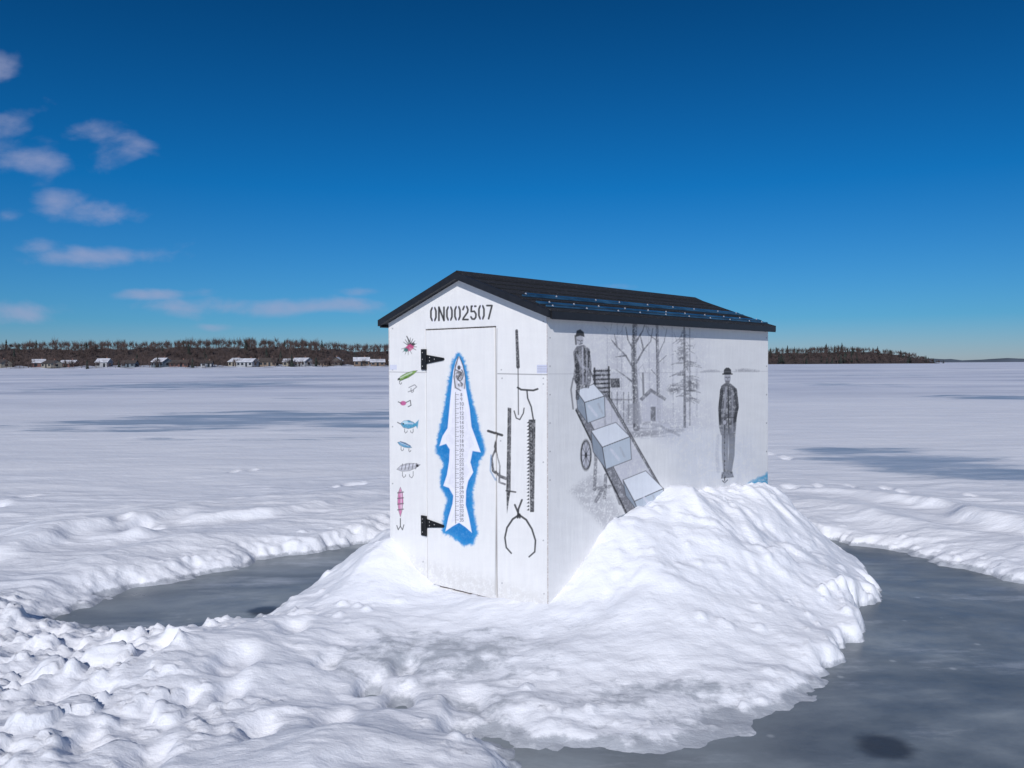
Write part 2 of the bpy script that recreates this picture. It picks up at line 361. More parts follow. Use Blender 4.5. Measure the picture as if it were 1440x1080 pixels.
class Canvas:
    def __init__(s,V):
        s.px,s.py=project(V); s.shape=s.px.shape
        s.px=s.px.ravel(); s.py=s.py.ravel(); s.c=np.ones((len(s.px),3))*.80
        s.n1=fbm(s.px/7,s.py/7,3,201); s.n2=fbm(s.px/2.2,s.py/2.6,3,211)
    def blend(s,idx,al,col):
        col=np.array(lin(col) if not isinstance(col,(int,float)) else lin((col,col,int(min(255,col*1.04)))))
        s.c[idx]=s.c[idx]*(1-al[:,None])+col*al[:,None]
    def sel(s,pts,m):
        a=np.array(pts); return np.nonzero((s.px>a[:,0].min()-m)&(s.px<a[:,0].max()+m)&(s.py>a[:,1].min()-m)&(s.py<a[:,1].max()+m))[0]
    def poly(s,pts,col,a=1,soft=.8,tex=0,wob=0,grow=0):
        i=s.sel(pts,soft*2+wob*2+1+grow)
        if len(i)==0: return
        d=sdist(s.px[i],s.py[i],pts)+wob*s.n1[i]-grow
        al=a*(1-sstep(-soft,soft,d))
        if tex: al=al*np.clip(1+tex*(s.n1[i]*.8+s.n2[i]*.8),0,1.2)
        s.blend(i,np.clip(al,0,1),col)
    def line(s,pts,wd,col,a=1,soft=.6,tex=0):
        if isinstance(wd,(int,float)): wd=(wd,wd)
        pts=[np.array(p,float) for p in pts]
        i=s.sel(pts,max(wd)+soft+1)
        if len(i)==0: return
        L=[0]
        for p,q in zip(pts[:-1],pts[1:]): L.append(L[-1]+np.hypot(*(q-p)))
        T=max(L[-1],1e-6); best=np.full(len(i),1e9)
        for k,(p,q) in enumerate(zip(pts[:-1],pts[1:])):
            e=q-p; t=np.clip(((s.px[i]-p[0])*e[0]+(s.py[i]-p[1])*e[1])/(e@e+1e-9),0,1)
            d=np.hypot(s.px[i]-p[0]-t*e[0],s.py[i]-p[1]-t*e[1]); f=(L[k]+t*(L[k+1]-L[k]))/T
            best=np.minimum(best,d-.5*(wd[0]+(wd[1]-wd[0])*f))
        al=a*(1-sstep(-soft*.5,soft,best))
        if tex: al=al*np.clip(1+tex*(s.n2[i]+s.n1[i]*.5),0,1.2)
        s.blend(i,np.clip(al,0,1),col)
    def ell(s,cx,cy,rx,ry,col,a=1,soft=.15,tex=0,ang=0):
        i=s.sel([(cx-rx-ry,cy-ry-rx),(cx+rx+ry,cy+ry+rx)],3)
        ca,sa=math.cos(ang),math.sin(ang); dx=s.px[i]-cx; dy=s.py[i]-cy
        r=np.hypot((dx*ca+dy*sa)/rx,(-dx*sa+dy*ca)/ry)
        al=a*(1-sstep(1-soft,1+soft,r))
        if tex: al=al*np.clip(1+tex*(s.n1[i]*.8+s.n2[i]*.6),0,1.2)
        s.blend(i,np.clip(al,0,1),col)
def arc(cx,cy,rx,ry,a0,a1,n=14):
    return [(cx+rx*math.cos(math.radians(a0+(a1-a0)*k/n)),cy+ry*math.sin(math.radians(a0+(a1-a0)*k/n))) for k in range(n+1)]
G={'0':[[(.0,.25),(.15,.02),(.45,.02),(.6,.25),(.6,.75),(.45,.98),(.15,.98),(0,.75),(0,.25)]],
'1':[[(.1,.2),(.35,0),(.35,1)]],
'2':[[(0,.25),(.15,.02),(.45,.02),(.6,.25),(.55,.45),(.05,.9),(0,1),(.6,1)]],
'3':[[(0,.15),(.2,0),(.5,.02),(.6,.25),(.3,.46),(.6,.7),(.5,.97),(.2,1),(0,.85)]],
'4':[[(.45,1),(.45,0),(0,.7),(.6,.7)]],
'5':[[(.58,.02),(.05,.02),(.03,.42),(.4,.40),(.6,.6),(.58,.85),(.4,.99),(.15,.98),(0,.82)]],
'6':[[(.55,.1),(.3,0),(.05,.25),(0,.7),(.2,1),(.5,.95),(.6,.7),(.45,.5),(.1,.55)]],
'7':[[(0,.02),(.6,.02),(.2,1)]],
'8':[[(.3,.48),(.05,.25),(.3,0),(.55,.25),(.3,.48),(0,.75),(.3,1),(.6,.75),(.3,.48)]],
'9':[[(.55,.45),(.2,.5),(0,.25),(.25,0),(.55,.1),(.6,.4),(.4,1)]],
'N':[[(0,1),(0,0)],[(0,0),(.6,1)],[(.6,1),(.6,0)]]}
G['O']=G['0']

# --- front wall painted grid
nu,nv=480,660
U=np.linspace(0,WF,nu); top=ZA-.36*np.abs(U-WF/2)
T=np.linspace(0,1,nv)
UU=np.repeat(U[None],nv,0); VV=Z0+(top[None]-Z0)*T[:,None]
V=np.zeros((nv,nu,3)); V[...,0]=Lp[0]+uf[0]*UU; V[...,1]=Lp[1]+uf[1]*UU; V[...,2]=VV
c=Canvas(V)
dk=42
c.line([(547,523),(600,524)],.7,120,.6); c.line([(700,525.5),(771,527)],1.0,110,.75); c.line([(699,462),(697,836)],.6,120,.6)
for (x,y) in [(552,462),(552,520),(706,532),(764,532),(764,540),(764,760),(706,820),(764,452),(705,520),(552,600),(552,680),(704,620),(764,650),(765,835),(595,790)]: c.ell(x,y,1.1,1.1,130,.6,.4)
for k,ch in enumerate("ON002507"):
    x0=606+k*11.25; y0=432.5-.45*k; hgt=18.5+.05*k; W=11.8
    for st in G[ch]: c.line([(x0+p[0]*W,y0+p[1]*hgt) for p in st],2.3,dk,.95,.5)
    if ch in 'O0':
        c.line([(x0+.3*W,y0-2),(x0+.3*W,y0+4)],1.5,232,1,.4); c.line([(x0+.3*W,y0+hgt-4),(x0+.3*W,y0+hgt+2)],1.5,232,1,.4)
    if ch in '25': c.line([(x0+.3*W,y0-2),(x0+.3*W,y0+4)],1.3,232,1,.4)
# fish halo
halo=[(645,497),(651,505),(656,520),(660,548),(668,580),(676,610),(682,634),(673,650),(668,672),(664,690),(665,718),(671,748),(665,764),(652,766),(643,757),(632,751),(624,748),(626,722),(631,702),(621,684),(622,664),(626,652),(614,634),(618,610),(625,580),(630,550),(635,520),(640,504)]
c.poly(halo,(110,185,225),.40,4,.35,2,1.5); c.poly(halo,(20,132,198),.95,2.0,.05,1.3,1.2)
c.poly(halo,(5,108,180),.40,5,.9,1.0,-4)
for k in range(150):
    j=random.randrange(len(halo)); p=np.array(halo[j]); q=np.array(halo[(j+1)%len(halo)]); t=random.random(); r_=p+(q-p)*t; nrm=np.array([q[1]-p[1],-(q[0]-p[0])]); nrm=nrm/(np.hypot(*nrm)+1e-6)
    L=random.uniform(1.5,3.5); c.line([r_-nrm*1.0,r_+nrm*L+np.array([0,random.uniform(-1,1)])],(2.2,.7),(45,145,205),.45,1.0)
fish=[(645.5,501),(650,510),(654,525),(656,548),(661,575),(663.5,600),(669,615),(676.5,636),(665,634),(662,650),(666,664),(659,676),(656,690),(655.5,710),(660,728),(664,749),(655,741),(646,735),(637,740),(627,747),(631,728),(637,708),(638,697),(632,686),(624,683),(629,668),(632,650),(633,632),(628,624),(618.5,627),(623,613),(630,602),(632,580),(635,550),(638,522),(642,507)]
c.poly(fish,236,1,.7)
c.poly(fish,205,.25,.7,1.5,0,-5)
c.poly([(646,501),(651,513),(654,530),(655,547),(648,550),(639,546),(638,528),(641,510)],200,.6,1,1.2)
c.line([(645,502),(641,515),(639,530),(641,545),(648,549)],1.2,60,.85); c.line([(647,502),(652,515),(655,532),(654,546)],1.0,80,.8)
c.ell(646,517,2.2,3,dk,.9); c.ell(646,528,5,6,90,.7,.3,1); c.line(arc(647,527,5,8,-60,120),1.2,50,.8); c.line([(641,520),(650,524),(644,533),(651,540)],1.2,60,.8); c.ell(648,541,3.5,3,70,.7,.3,.8)
c.line([(641,552),(641,736)],.7,120,.8)
for k in range(28):
    y=555+k*6.52
    c.line([(641,y),(645.5,y)],.6,100,.8,.4); c.line([(641,y+3.2),(643,y+3.2)],.5,130,.7,.4)
    s=str(8+k)
    for j,ch in enumerate(s):
        x0=647+(0 if len(s)==2 else 1.2)+j*3.1
        for st in G[ch]: c.line([(x0+p[0]*3.6,y-2.2+p[1]*4.4) for p in st],.5,60,.85,.45)
# lures
c.line([(572,473),(578,484)],1.0,dk); 
for a in range(-150,40,22): c.line([(576,487),(576+10*math.cos(math.radians(a)),487+12*math.sin(math.radians(a)))],(1.3,.4),60,.9)
for a in (60,90,115,140,165): c.line([(574,488),(574+10*math.cos(math.radians(a)),488+11*math.sin(math.radians(a)))],(1.2,.3),70,.8)
c.ell(576,489,6.2,4.2,(190,80,125),.95,.25,.4,-.5); c.ell(571,492,3.2,2.6,(40,115,108),.9,.3); c.ell(581,484,2.6,2.2,dk,.9,.3)
def leaf(x0,y0,x1,y1,w,col,edge=dk):
    dx,dy=x1-x0,y1-y0; L=math.hypot(dx,dy); nx_,ny_=-dy/L*w,dx/L*w
    P=[(x0,y0),(x0+dx*.2+nx_*.8,y0+dy*.2+ny_*.8),(x0+dx*.5+nx_,y0+dy*.5+ny_),(x0+dx*.8+nx_*.6,y0+dy*.8+ny_*.6),(x1,y1),(x0+dx*.8-nx_*.6,y0+dy*.8-ny_*.6),(x0+dx*.5-nx_,y0+dy*.5-ny_),(x0+dx*.2-nx_*.8,y0+dy*.2-ny_*.8)]
    c.poly(P,col,.9,.6,.2); c.line(P+[P[0]],.4,edge,.6,.5)
    c.line([(x0+dx*.15-nx_*.3,y0+dy*.15-ny_*.3),(x0+dx*.75-nx_*.3,y0+dy*.75-ny_*.3)],w*.3,235,.5,.8)
    return P
def hook(x,y,s=5,f=1):
    c.line([(x,y),(x,y+s)],.6,dk,.8,.5); c.line([(x,y+s),(x+f*s*.3,y+s*1.5),(x+f*s*.8,y+s*1.2),(x+f*s*.9,y+s*.7)],.6,dk,.8,.5)
leaf(559,534.5,587,521,3.6,(118,160,55)); c.line([(562,536),(580,526)],1.0,(50,85,30),.8); hook(562,536,3)
c.ell(561,533,1.8,1.4,dk,.9)
c.line([(575,545),(583,541),(586,544),(580,549),(574,551)],.9,130,.9); hook(578,546,4)
c.ell(567,567,4.2,3.2,(195,90,145),.95,.2); c.line([(571,566),(577,563),(578,570),(574,572)],.8,dk); c.line([(560,565),(564,567)],.8,dk)
leaf(563,596,586,598,6,(60,150,185)); c.poly([(583,596),(589,590),(587,603)],(60,150,185),.9,.5); c.ell(570,594,4,2.4,(195,225,235),.8,.3); c.ell(567,596,1.2,1.2,dk); hook(569,603,4); hook(581,603,4,-1); c.line([(559,594),(563,596)],.8,dk)
leaf(559,622,579,629.5,3.3,(60,145,185)); c.line([(563,621),(577,627)],.9,(35,70,115),.8); hook(564,628,4); hook(575,631,3)
leaf(558,660,591,653.5,5.4,185); 
for k in range(5): c.line([(566+k*5,652.5-k*.2),(564.5+k*5,660.5-k*.3)],.9,80,.75)
c.ell(587,655,1.8,1.8,dk); hook(566,664,5); hook(581,663,6,-1)
leaf(563,685,563,727,3.9,(205,120,165)); 
for k in range(4): c.line([(559.4,693+k*8),(567,692+k*8)],1.6,85,.75)
c.line([(563,729),(563,740)],.9,dk); c.line([(558,739),(560,745),(563,740),(566,745),(568,738)],.9,dk,.9)
# ice tools
c.line([(726.5,465),(728.5,516)],(3.6,4.6),75,.95,.6,.3); c.line([(728.5,516),(729,583)],1.1,70,.95)
c.line([(723,578),(726,588),(731,590),(736,581),(737,574)],1.4,60,.95)
c.line([(728,545),(733,548),(750,549),(756,547)],2.4,50,.95); c.line([(741,549),(742,560),(747,572),(750,590)],1.8,55,.95)
c.poly([(743.5,590),(753,590),(751,720),(745.5,720)],66,.95,.6,.35)
for k in range(26):
    y=592+k*4.9; c.poly([(744,y),(740.5,y+3),(744.5,y+3.6)],60,.95,.4)
    c.line([(746,y+1),(748,y+3)],.7,170,.45,.4)
c.line([(750.5,592),(749.5,718)],1,120,.5,.4)
c.poly([(714,573),(719,574),(718,690),(713,722),(712,690)],70,.95,.6,.3); c.line([(712,690),(725,692)],2.0,60,.9); c.line([(716.5,580),(715.5,690)],1,150,.4,.5)
c.line([(687,606),(706,612)],3.2,50,.95); c.line([(699,612),(696,628),(699,640)],1.6,60,.95)
c.line([(697,632),(692,645),(694,662),(704,670),(712,673)],(2,4.2),85,.9,.7,.3); c.line([(699,640),(703,655),(702,678),(710,681)],(1.2,2.6),110,.8,.7,.3); c.line([(691,640),(690,662),(698,676)],1.6,(70,130,180),.6,.8)
c.line([(724,710),(729,722),(731,728)],2.4,60,.95); c.line([(734,703),(729,716),(728,728)],2.4,60,.95)
c.line([(730,724),(721,730),(713,742),(710,756),(712,770),(719,778)],(2.6,1.8),55,.95); c.line([(730,724),(740,731),(748,744),(753,760),(752,776),(744,783)],(2.6,1.8),55,.95)
c.ell(730,724,2.3,2.3,50,.95)
c.poly([(755,513),(770,513),(770,525),(755,525)],(195,200,225),.8,.4); c.poly([(548,513),(558,513),(558,520),(548,520)],(200,205,228),.7,.4)
for k in range(4): c.line([(756,515.5+2.4*k),(768,515.5+2.4*k)],.5,120,.5,.4)
c.line([(769.6,445),(770.5,850)],1.3,(130,105,90),.55,.7,.9)
c.line([(547,456),(547,770)],1.0,(120,105,95),.4,.6,.9)
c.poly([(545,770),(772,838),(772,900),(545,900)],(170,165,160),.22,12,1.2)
c.c*=(1+.018*fbm(c.px/30,c.py/12,3,301)+.010*c.n2)[:,None]
uL,_=fuv(600,640); uR,_=fuv(697.5,640); _,vT=fuv(650,461.5); _,vB=fuv(645,831)
off=np.zeros(UU.shape); g=.0030
inx=(UU>uL-g)&(UU<uR+g)&(VV<vT+g)&(VV>vB-g)
incore=(UU>uL+g)&(UU<uR-g)&(VV<vT-g*1.2)&(VV>vB+g)
gap=inx&~incore
off[incore]=.003; off[gap]=-.010
gm=gap.ravel()
c.c[gm]=c.c[gm]*.30+np.array([.10,.08,.07])*.6
tg=(gap&(VV>vT-g*1.5)).ravel(); c.c[tg]=np.array([.05,.035,.03])
bg_=(inx&(VV<vB+g*1.5)).ravel(); c.c[bg_]=np.array([.07,.03,.025])
V[...,0]+=nf[0]*off; V[...,1]+=nf[1]*off
wall,nt,b=new_mat("painted_plywood")
at=N(nt,'ShaderNodeAttribute',attribute_name='paint')
gr=noise(nt,3,6,.6,None,(12,12,1.5)); gf=noise(nt,45,4,.6,None,(1,1,.25))
cc=ramp(nt,gr.outputs['Fac'],[(.3,(.94,.94,.95)),(.7,(1,1,1))]).outputs[0]
nt.links.new(mixc(nt,1.0,at.outputs['Color'],cc,'MULTIPLY'),b.inputs['Base Color']); b.inputs['Roughness'].default_value=.55
b.inputs['Specular IOR Level'].default_value=.3
k1=bump(nt,b,gf.outputs['Fac'],.18,.004); bump(nt,b,gr.outputs['Fac'],.25,.006,k1)
def paint_attr(o,c):
    ca=o.data.color_attributes.new('paint','FLOAT_COLOR','POINT')
    a=np.ones((len(c.c),4),np.float32); a[:,:3]=np.clip(c.c,0,1); ca.data.foreach_set('color',a.ravel())
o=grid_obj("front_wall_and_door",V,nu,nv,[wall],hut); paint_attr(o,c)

# --- side wall painted grid
nu,nv=800,470
UU,VV=np.meshgrid(np.linspace(0,WS,nu),np.linspace(Z0,ZT,nv))
V=np.zeros((nv,nu,3)); V[...,0]=Np[0]+us[0]*UU; V[...,1]=Np[1]+us[1]*UU; V[...,2]=VV
c=Canvas(V); c.c[:]=.80
c.poly([(800,448),(1000,462),(1000,520),(985,560),(935,610),(860,600),(830,560),(800,520)],208,.38,16,1.5,6)
c.poly([(860,560),(975,575),(990,600),(880,615)],190,.4,8,1.5,4); c.poly([(855,470),(880,470),(880,600),(860,590)],190,.35,6,1.6,3)
c.poly([(800,690),(840,660),(880,735),(850,745)],165,.45,6,1.5,3); c.poly([(900,595),(1000,560),(1010,600),(930,630)],205,.35,8,1.4,3)
c.poly([(905,500),(935,490),(940,560),(910,570)],195,.35,6,1.6,4)
for k in range(40):
    x=random.uniform(855,950); y=random.uniform(590,618); c.line([(x,y),(x+random.uniform(8,26),y+random.uniform(-2,1))],(2,.6),random.randint(140,190),.4,1.2,.8)
c.line([(880,612),(960,605)],(8,3),150,.6,3,.9); c.line([(930,600),(955,612)],3,120,.5,1.2,.8)
c.poly([(985,522),(997,520),(1006,519.5),(1012,521),(1012,523),(985,523.5)],165,.6,1.6,.9,.8); c.poly([(1034,520),(1045,518),(1056,519),(1068,521),(1068,523),(1034,523)],150,.6,1.6,.9,.8)
c.line([(893,452),(891,500),(894,560),(895,602)],(6,9),135,.9,1,.8); c.line([(891,460),(892,600)],(1.6,2.4),70,.6,1,.6); c.line([(897,460),(899,598)],(2,3),205,.5,1,.4)
for br in [[(892,520),(880,500),(868,488),(864,470)],[(880,500),(866,502)],[(893,495),(883,478),(880,460)],[(895,510),(905,492),(915,480),(918,462)],[(905,492),(900,470)],[(893,540),(878,528),(866,520)],[(895,480),(904,465),(907,455)],[(868,488),(860,478)]]:
    c.line(br,(2.4,.7),110,.8,.8,.4)
c.line([(924,455),(925,520),(927,590)],(3.4,4.6),150,.8,1,.8); c.line([(923,470),(925,588)],1.2,90,.6,.8,.5)
for br in [[(925,480),(912,470),(908,458)],[(925,500),(934,480),(938,462)],[(925,530),(916,520)],[(926,510),(937,500)]]: c.line(br,(1.6,.5),125,.7,.7,.3)
for x,y0 in [(945,458),(868,455),(875,460),(854,470),(980,500),(912,458)]: c.line([(x,y0),(x+random.uniform(-2,3),585)],(1.2,2.0),185,.5,.8,.8)
for k in range(30):
    x=random.uniform(855,985); y=random.uniform(458,560); a=random.uniform(-2.4,-.7); L=random.uniform(6,18)
    c.line([(x,y),(x+L*math.cos(a),y+L*math.sin(a))],(1.0,.4),165,.5,.7,.4)
c.line([(962,460),(963,600)],(1.8,3.4),120,.8,.8,.4); c.line([(970,462),(970,598)],(1.2,2.2),150,.7,.8,.4)
for k in range(64):
    y=464+k*1.6; s=3+ (k%11)*1.1+ k*.12; sg=random.choice([-1,1]); l_=s*random.uniform(.5,1.4)
    c.line([(963,y),(963+sg*l_*.6,y+random.uniform(-2,1)),(963+sg*l_,y+random.uniform(0,5))],(2.0,.6),random.randint(95,160),.55,1.0,.9)
c.ell(948,547,9,7,110,.6,.5,1.6); c.ell(973,542,9,8,100,.6,.5,1.6); c.ell(960,500,8,7,130,.5,.5,1.6)
c.poly([(903,560),(915,552),(932,560),(932,592),(904,592)],205,.8,.8,.5); c.poly([(899,561),(915,546),(937,560),(935,564),(916,552),(903,564)],130,.8,.7,.5)
c.poly([(915,572),(922,572),(922,592),(915,592)],120,.8,.6,.4); c.line([(904,525),(905,555)],2.4,120,.8); c.poly([(880,570),(900,565),(902,595),(880,596)],165,.6,1,.9)
for x in (860,868,877,884): c.line([(x,552),(x,594)],1.6,130,.6,.8,.6)
c.line([(835,562),(888,562)],2,120,.6,.8,.6)
c.poly([(834,520),(856,518),(857,562),(836,564)],150,.7,1,.8)
for k in range(7): c.line([(835,522+k*6),(857,521+k*6)],2.4,55,.85,.6,.3)
c.line([(836,518),(837,566)],2.4,50,.9); c.line([(856,516),(857,560)],2.2,60,.9); c.poly([(858,532),(871,532),(872,545),(859,545)],75,.85,.6,.3)
c.line([(846,564),(852,600),(862,640)],3,80,.8,.8,.3)
# chute frame
for q in [[(838,640),(836,688)],[(852,668),(850,700)],[(862,680),(872,708)],[(826,600),(838,640)],[(836,688),(858,684)],[(846,690),(838,705)]]: c.line(q,4.2,125,.7,1,.8)
c.poly([(811,572),(850,556),(932,690),(880,724)],205,.8,.8,.6)
c.poly([(809,575),(817,570),(892,716),(880,724)],125,.9,.8,.5); c.line([(810,577),(882,723)],1.8,50,.95,.6,.3); c.line([(818,571),(893,716)],1.2,70,.85)
c.line([(852,555),(931,690)],2.6,120,.9,.7,.4); c.line([(854,553),(932,689)],1.0,60,.9)
c.ell(824,640,8.0,22,55,.95,.12,.2); c.ell(824,640,5.6,18,212,.95,.15,.3)
for a in range(0,180,36): c.line([(824-5.5*math.cos(math.radians(a)),640-17*math.sin(math.radians(a))),(824+5.5*math.cos(math.radians(a)),640+17*math.sin(math.radians(a)))],.8,80,.8)
c.ell(824,640,2,3.5,50,.9)
def block(top_,frontf,side):
    c.poly(top_,(232,236,242),1,.6,.05); c.poly(frontf,(196,206,216),1,.6,.12); c.poly(side,(150,160,172),1,.6,.2)
    for P in (top_,frontf,side): c.line(P+[P[0]],.8,85,.8,.6)
    m=np.mean(frontf,0); c.line([(m[0]-9,m[1]-5),(m[0]+2,m[1]+9)],3,228,.6,1.5,.6); c.line([(m[0]+4,m[1]-8),(m[0]+10,m[1]+5)],2,160,.4,1.5,.6)
block([(810,549),(835,540),(850,557),(822,566)],[(822,566),(850,557),(851,586),(826,595)],[(810,549),(822,566),(826,595),(812,575)])
block([(831,606),(866,594),(886,614),(847,629)],[(847,629),(886,614),(888,646),(852,660)],[(831,606),(847,629),(852,660),(834,635)])
block([(876,675),(908,662),(933,687),(892,705)],[(892,705),(933,687),(933,704),(899,722)],[(876,675),(892,705),(899,722),(880,697)])
c.poly([(862,730),(905,712),(898,726),(868,738)],(110,125,140),.85,1.5,.5)
# man at top of chute
c.poly([(806,495),(811,487),(821,485),(829,491),(832,512),(831,536),(828,546),(812,545),(806,532),(808,515)],125,.92,.8,.6)
c.poly([(808,497),(813,489),(816,543),(809,538)],60,.8,1,.5); c.line([(822,490),(824,544)],2,65,.8,.6,.4); c.line([(828,495),(826,520),(818,530)],3.5,65,.85,.8,.3); c.line([(812,500),(818,515),(828,520)],3,190,.6,1,.3); c.line([(819,488),(820,540)],1.4,215,.6); c.line([(826,500),(824,540)],1.6,200,.5)
c.ell(815,478,5.5,7.5,185,.95,.15,.2); c.poly([(809,474),(811,465),(816,463),(821,467),(822,474),(816,472)],45,.95,.6); c.line([(812,478),(815,479)],1.1,60,.8); c.line([(817,479),(819,479)],1,60,.8); c.line([(816,480),(817,482)],.8,90,.8); c.line([(815,484),(819,483)],1,70,.8); c.line([(809,472),(810,484)],2.2,70,.8)
c.line([(813,543),(812,560)],5,75,.8,.6,.4); c.line([(806,532),(803,548),(806,575)],2,90,.7); c.line([(829,520),(836,534)],2.2,80,.8)
# standing man
c.poly([(1014,543),(1019,539),(1027,539),(1034,545),(1037,565),(1036,590),(1034,610),(1014,612),(1011,600),(1012,570)],105,.95,.8,.5)
c.line([(1015,548),(1012,575),(1013,596)],(4.5,3.5),62,.9,.6,.3); c.line([(1034,548),(1037,572),(1033,592),(1026,596)],(4.5,3.5),62,.9,.6,.3); c.line([(1024,542),(1025,610)],1.2,45,.9); c.line([(1021,545),(1019,575)],2.2,175,.7,1,.4); c.line([(1030,550),(1030,606)],1.8,160,.6,1,.4); c.line([(1017,575),(1018,606)],1.6,160,.5,1,.4); c.line([(1014,588),(1034,587)],1.2,50,.7)
c.poly([(1015,610),(1025,610),(1024,640),(1024,664),(1017,664),(1015,636)],95,.95,.7,.4); c.poly([(1025,610),(1034,609),(1033,640),(1029,664),(1023,664),(1025,636)],70,.95,.7,.4)
c.line([(1019,614),(1020,660)],1.5,160,.6,.8); c.poly([(1015,664),(1024,663),(1025,672),(1014,673)],45,.95,.6); c.poly([(1023,664),(1030,663),(1032,671),(1024,672)],40,.95,.6)
c.ell(1023,531,4.6,7.2,180,.97,.15,.2); c.poly([(1017.5,526),(1018,520),(1021,517),(1025,517),(1028,520),(1028.5,526)],40,.95,.5); c.line([(1016.5,526),(1029.5,526)],1.6,40,.95); c.line([(1020.5,530.5),(1022,530.5)],1.0,50,.8); c.line([(1024.5,530.5),(1026,530.5)],1.0,50,.8); c.line([(1023.3,531),(1023.6,533.5)],.7,90,.8); c.poly([(1019.5,535),(1026.5,535),(1025.5,541),(1020.5,541)],100,.8,.8)
c.line([(1019,590),(1019,676)],1.3,50,.95); c.line([(1016,676),(1019,679),(1023,675)],1.3,50,.9); c.ell(1019,594,2.2,3,190,.9)
c.line([(1010,612),(1008,640),(1010,662)],(2,5),175,.45,2,.8)
c.poly([(1050,680),(1062,674),(1072,668),(1083,662),(1083,720),(1040,720)],(60,165,205),.95,2.2,.4,2); c.poly([(1062,690),(1083,680),(1083,720),(1050,720)],(20,130,185),.7,3,.6,2)
c.poly([(930,600),(1060,610),(1075,665),(1040,690),(960,680)],(208,213,225),.35,20,1.3,5)
c.line([(771,526),(1083,522)],.8,150,.35,.5); c.line([(1081.5,466),(1080.5,690)],1.6,(120,95,80),.6,.7,.6)
for x in (773.5,1078):
    for k in range(6): c.ell(x,475+k*40,.9,1.1,110,.6,.4)
c.c*=(1+.03*fbm(c.px/30,c.py/14,3,301)+.012*c.n2)[:,None]
o=grid_obj("painted_side_wall",V,nu,nv,[wall],hut); paint_attr(o,c)
pw=simple("white_paint",(.76,.76,.77),.55,0,.04,5)
def quad(a,b_,c_,d,name): mesh_obj(name,[a,b_,c_,d],[(0,1,2,3)],[pw],hut)
A0=fp(0,Z0); A1=fp(0,ZT); 
B0=A0+np.array([*(us*WS),0]); B1=A1+np.array([*(us*WS),0]); R0=spn(WS,Z0); R1=spn(WS,ZT)
quad(A0,B0,B1,A1,"left_wall")
Bm=(B1+R1)/2; Bm[2]=ZA
mesh_obj("back_wall",[B0,R0,R1,Bm,B1],[(0,1,2,3,4)],[pw],hut)
# --- roof
shg,nt,b=new_mat("asphalt_shingle")
g1=noise(nt,150,3,.7); r=ramp(nt,g1.outputs['Fac'],[(.42,(.006,.006,.007)),(.60,(.018,.018,.02)),(.70,(.24,.24,.25))]); nt.links.new(r.outputs[0],b.inputs['Base Color']); b.inputs['Roughness'].default_value=.75
bump(nt,b,g1.outputs['Fac'],.7,.006)
blk=simple("black_trim_paint",(.010,.011,.015),.5,0,.3,30)
TH=.030; OF=.024; OS=.036; OB=.018
def rp(s,l,zoff):
    p=Lp+uf*(WF/2+s)+us*l; return np.array([p[0],p[1],ZA-.36*abs(s)+zoff])
for sgn,nm in((1,"roof_slope_right"),(-1,"roof_slope_left")):
    S=sgn*(WF/2+OS); Vs=[]; 
    nr=7
    for l in (-OF,WS+OB):
        Vs+= [rp(0,l,.002),rp(S,l,.002),rp(S,l,TH),rp(0,l,TH)]
    mesh_obj(nm,Vs,[(0,1,2,3),(4,7,6,5),(3,2,6,7),(0,4,5,1),(1,5,6,2)],[blk,shg],hut,midx=[0,0,1,0,0])
    for k in range(nr):
        s0=sgn*(WF/2+OS+.006)*(k/nr); s1=sgn*(WF/2+OS+.008)*((k+1)/nr+.01)
        Vc=[]
        for l in (-OF-.004,WS+OB+.004):
            Vc+=[rp(s0,l,TH+.001),rp(s1,l,TH+.002),rp(s1,l,TH+.0085),rp(s0,l,TH+.003)]
        mesh_obj("shingle_course",Vc,[(0,1,2,3),(4,7,6,5),(3,2,6,7),(0,4,5,1),(1,5,6,2)],[shg],hut)
Vc=[]
for l in(-OF-.008,WS+OB+.008): Vc+=[rp(-.075,l,TH+.008),rp(0,l,TH+.016),rp(.075,l,TH+.008)]
mesh_obj("ridge_cap",Vc,[(0,1,4,3),(1,2,5,4),(0,2,1),(3,4,5)],[shg],hut)
for l0,l1,nm in((-OF-.022,-OF-.001,"front_fascia"),(WS+OB+.001,WS+OB+.018,"back_fascia")):
    for sgn in(1,-1):
        S=sgn*(WF/2+OS+.008); Vs=[]
        for l in(l0,l1): Vs+=[rp(0,l,-.002),rp(S,l,-.002),rp(S,l,TH+.004),rp(0,l,TH+.008)]
        mesh_obj(nm,Vs,[(0,1,2,3),(4,7,6,5),(3,2,6,7),(0,4,5,1),(1,5,6,2),(0,3,7,4)],[blk],hut)
for sgn in(1,-1):
    S0=sgn*(WF/2+OS+.001); S1=sgn*(WF/2+OS+.014); Vs=[]
    for l in(-OF,WS+OB): Vs+=[rp(S0,l,-.008),rp(S1,l,-.008),rp(S1,l,TH+.004),rp(S0,l,TH+.006)]
    mesh_obj("eave_trim",Vs,[(0,1,2,3),(4,7,6,5),(3,2,6,7),(0,4,5,1),(1,5,6,2)],[blk],hut)
bat,nt,b=new_mat("dark_metal_strip"); nn=noise(nt,5,5,.6); r=ramp(nt,nn.outputs['Fac'],[(.35,(.015,.045,.09)),(.65,(.05,.14,.24))]); nt.links.new(r.outputs[0],b.inputs['Base Color']); b.inputs['Roughness'].default_value=.25; b.inputs['Metallic'].default_value=.3
scr=simple("screw_steel",(.8,.82,.86),.3,.6,.05,30)
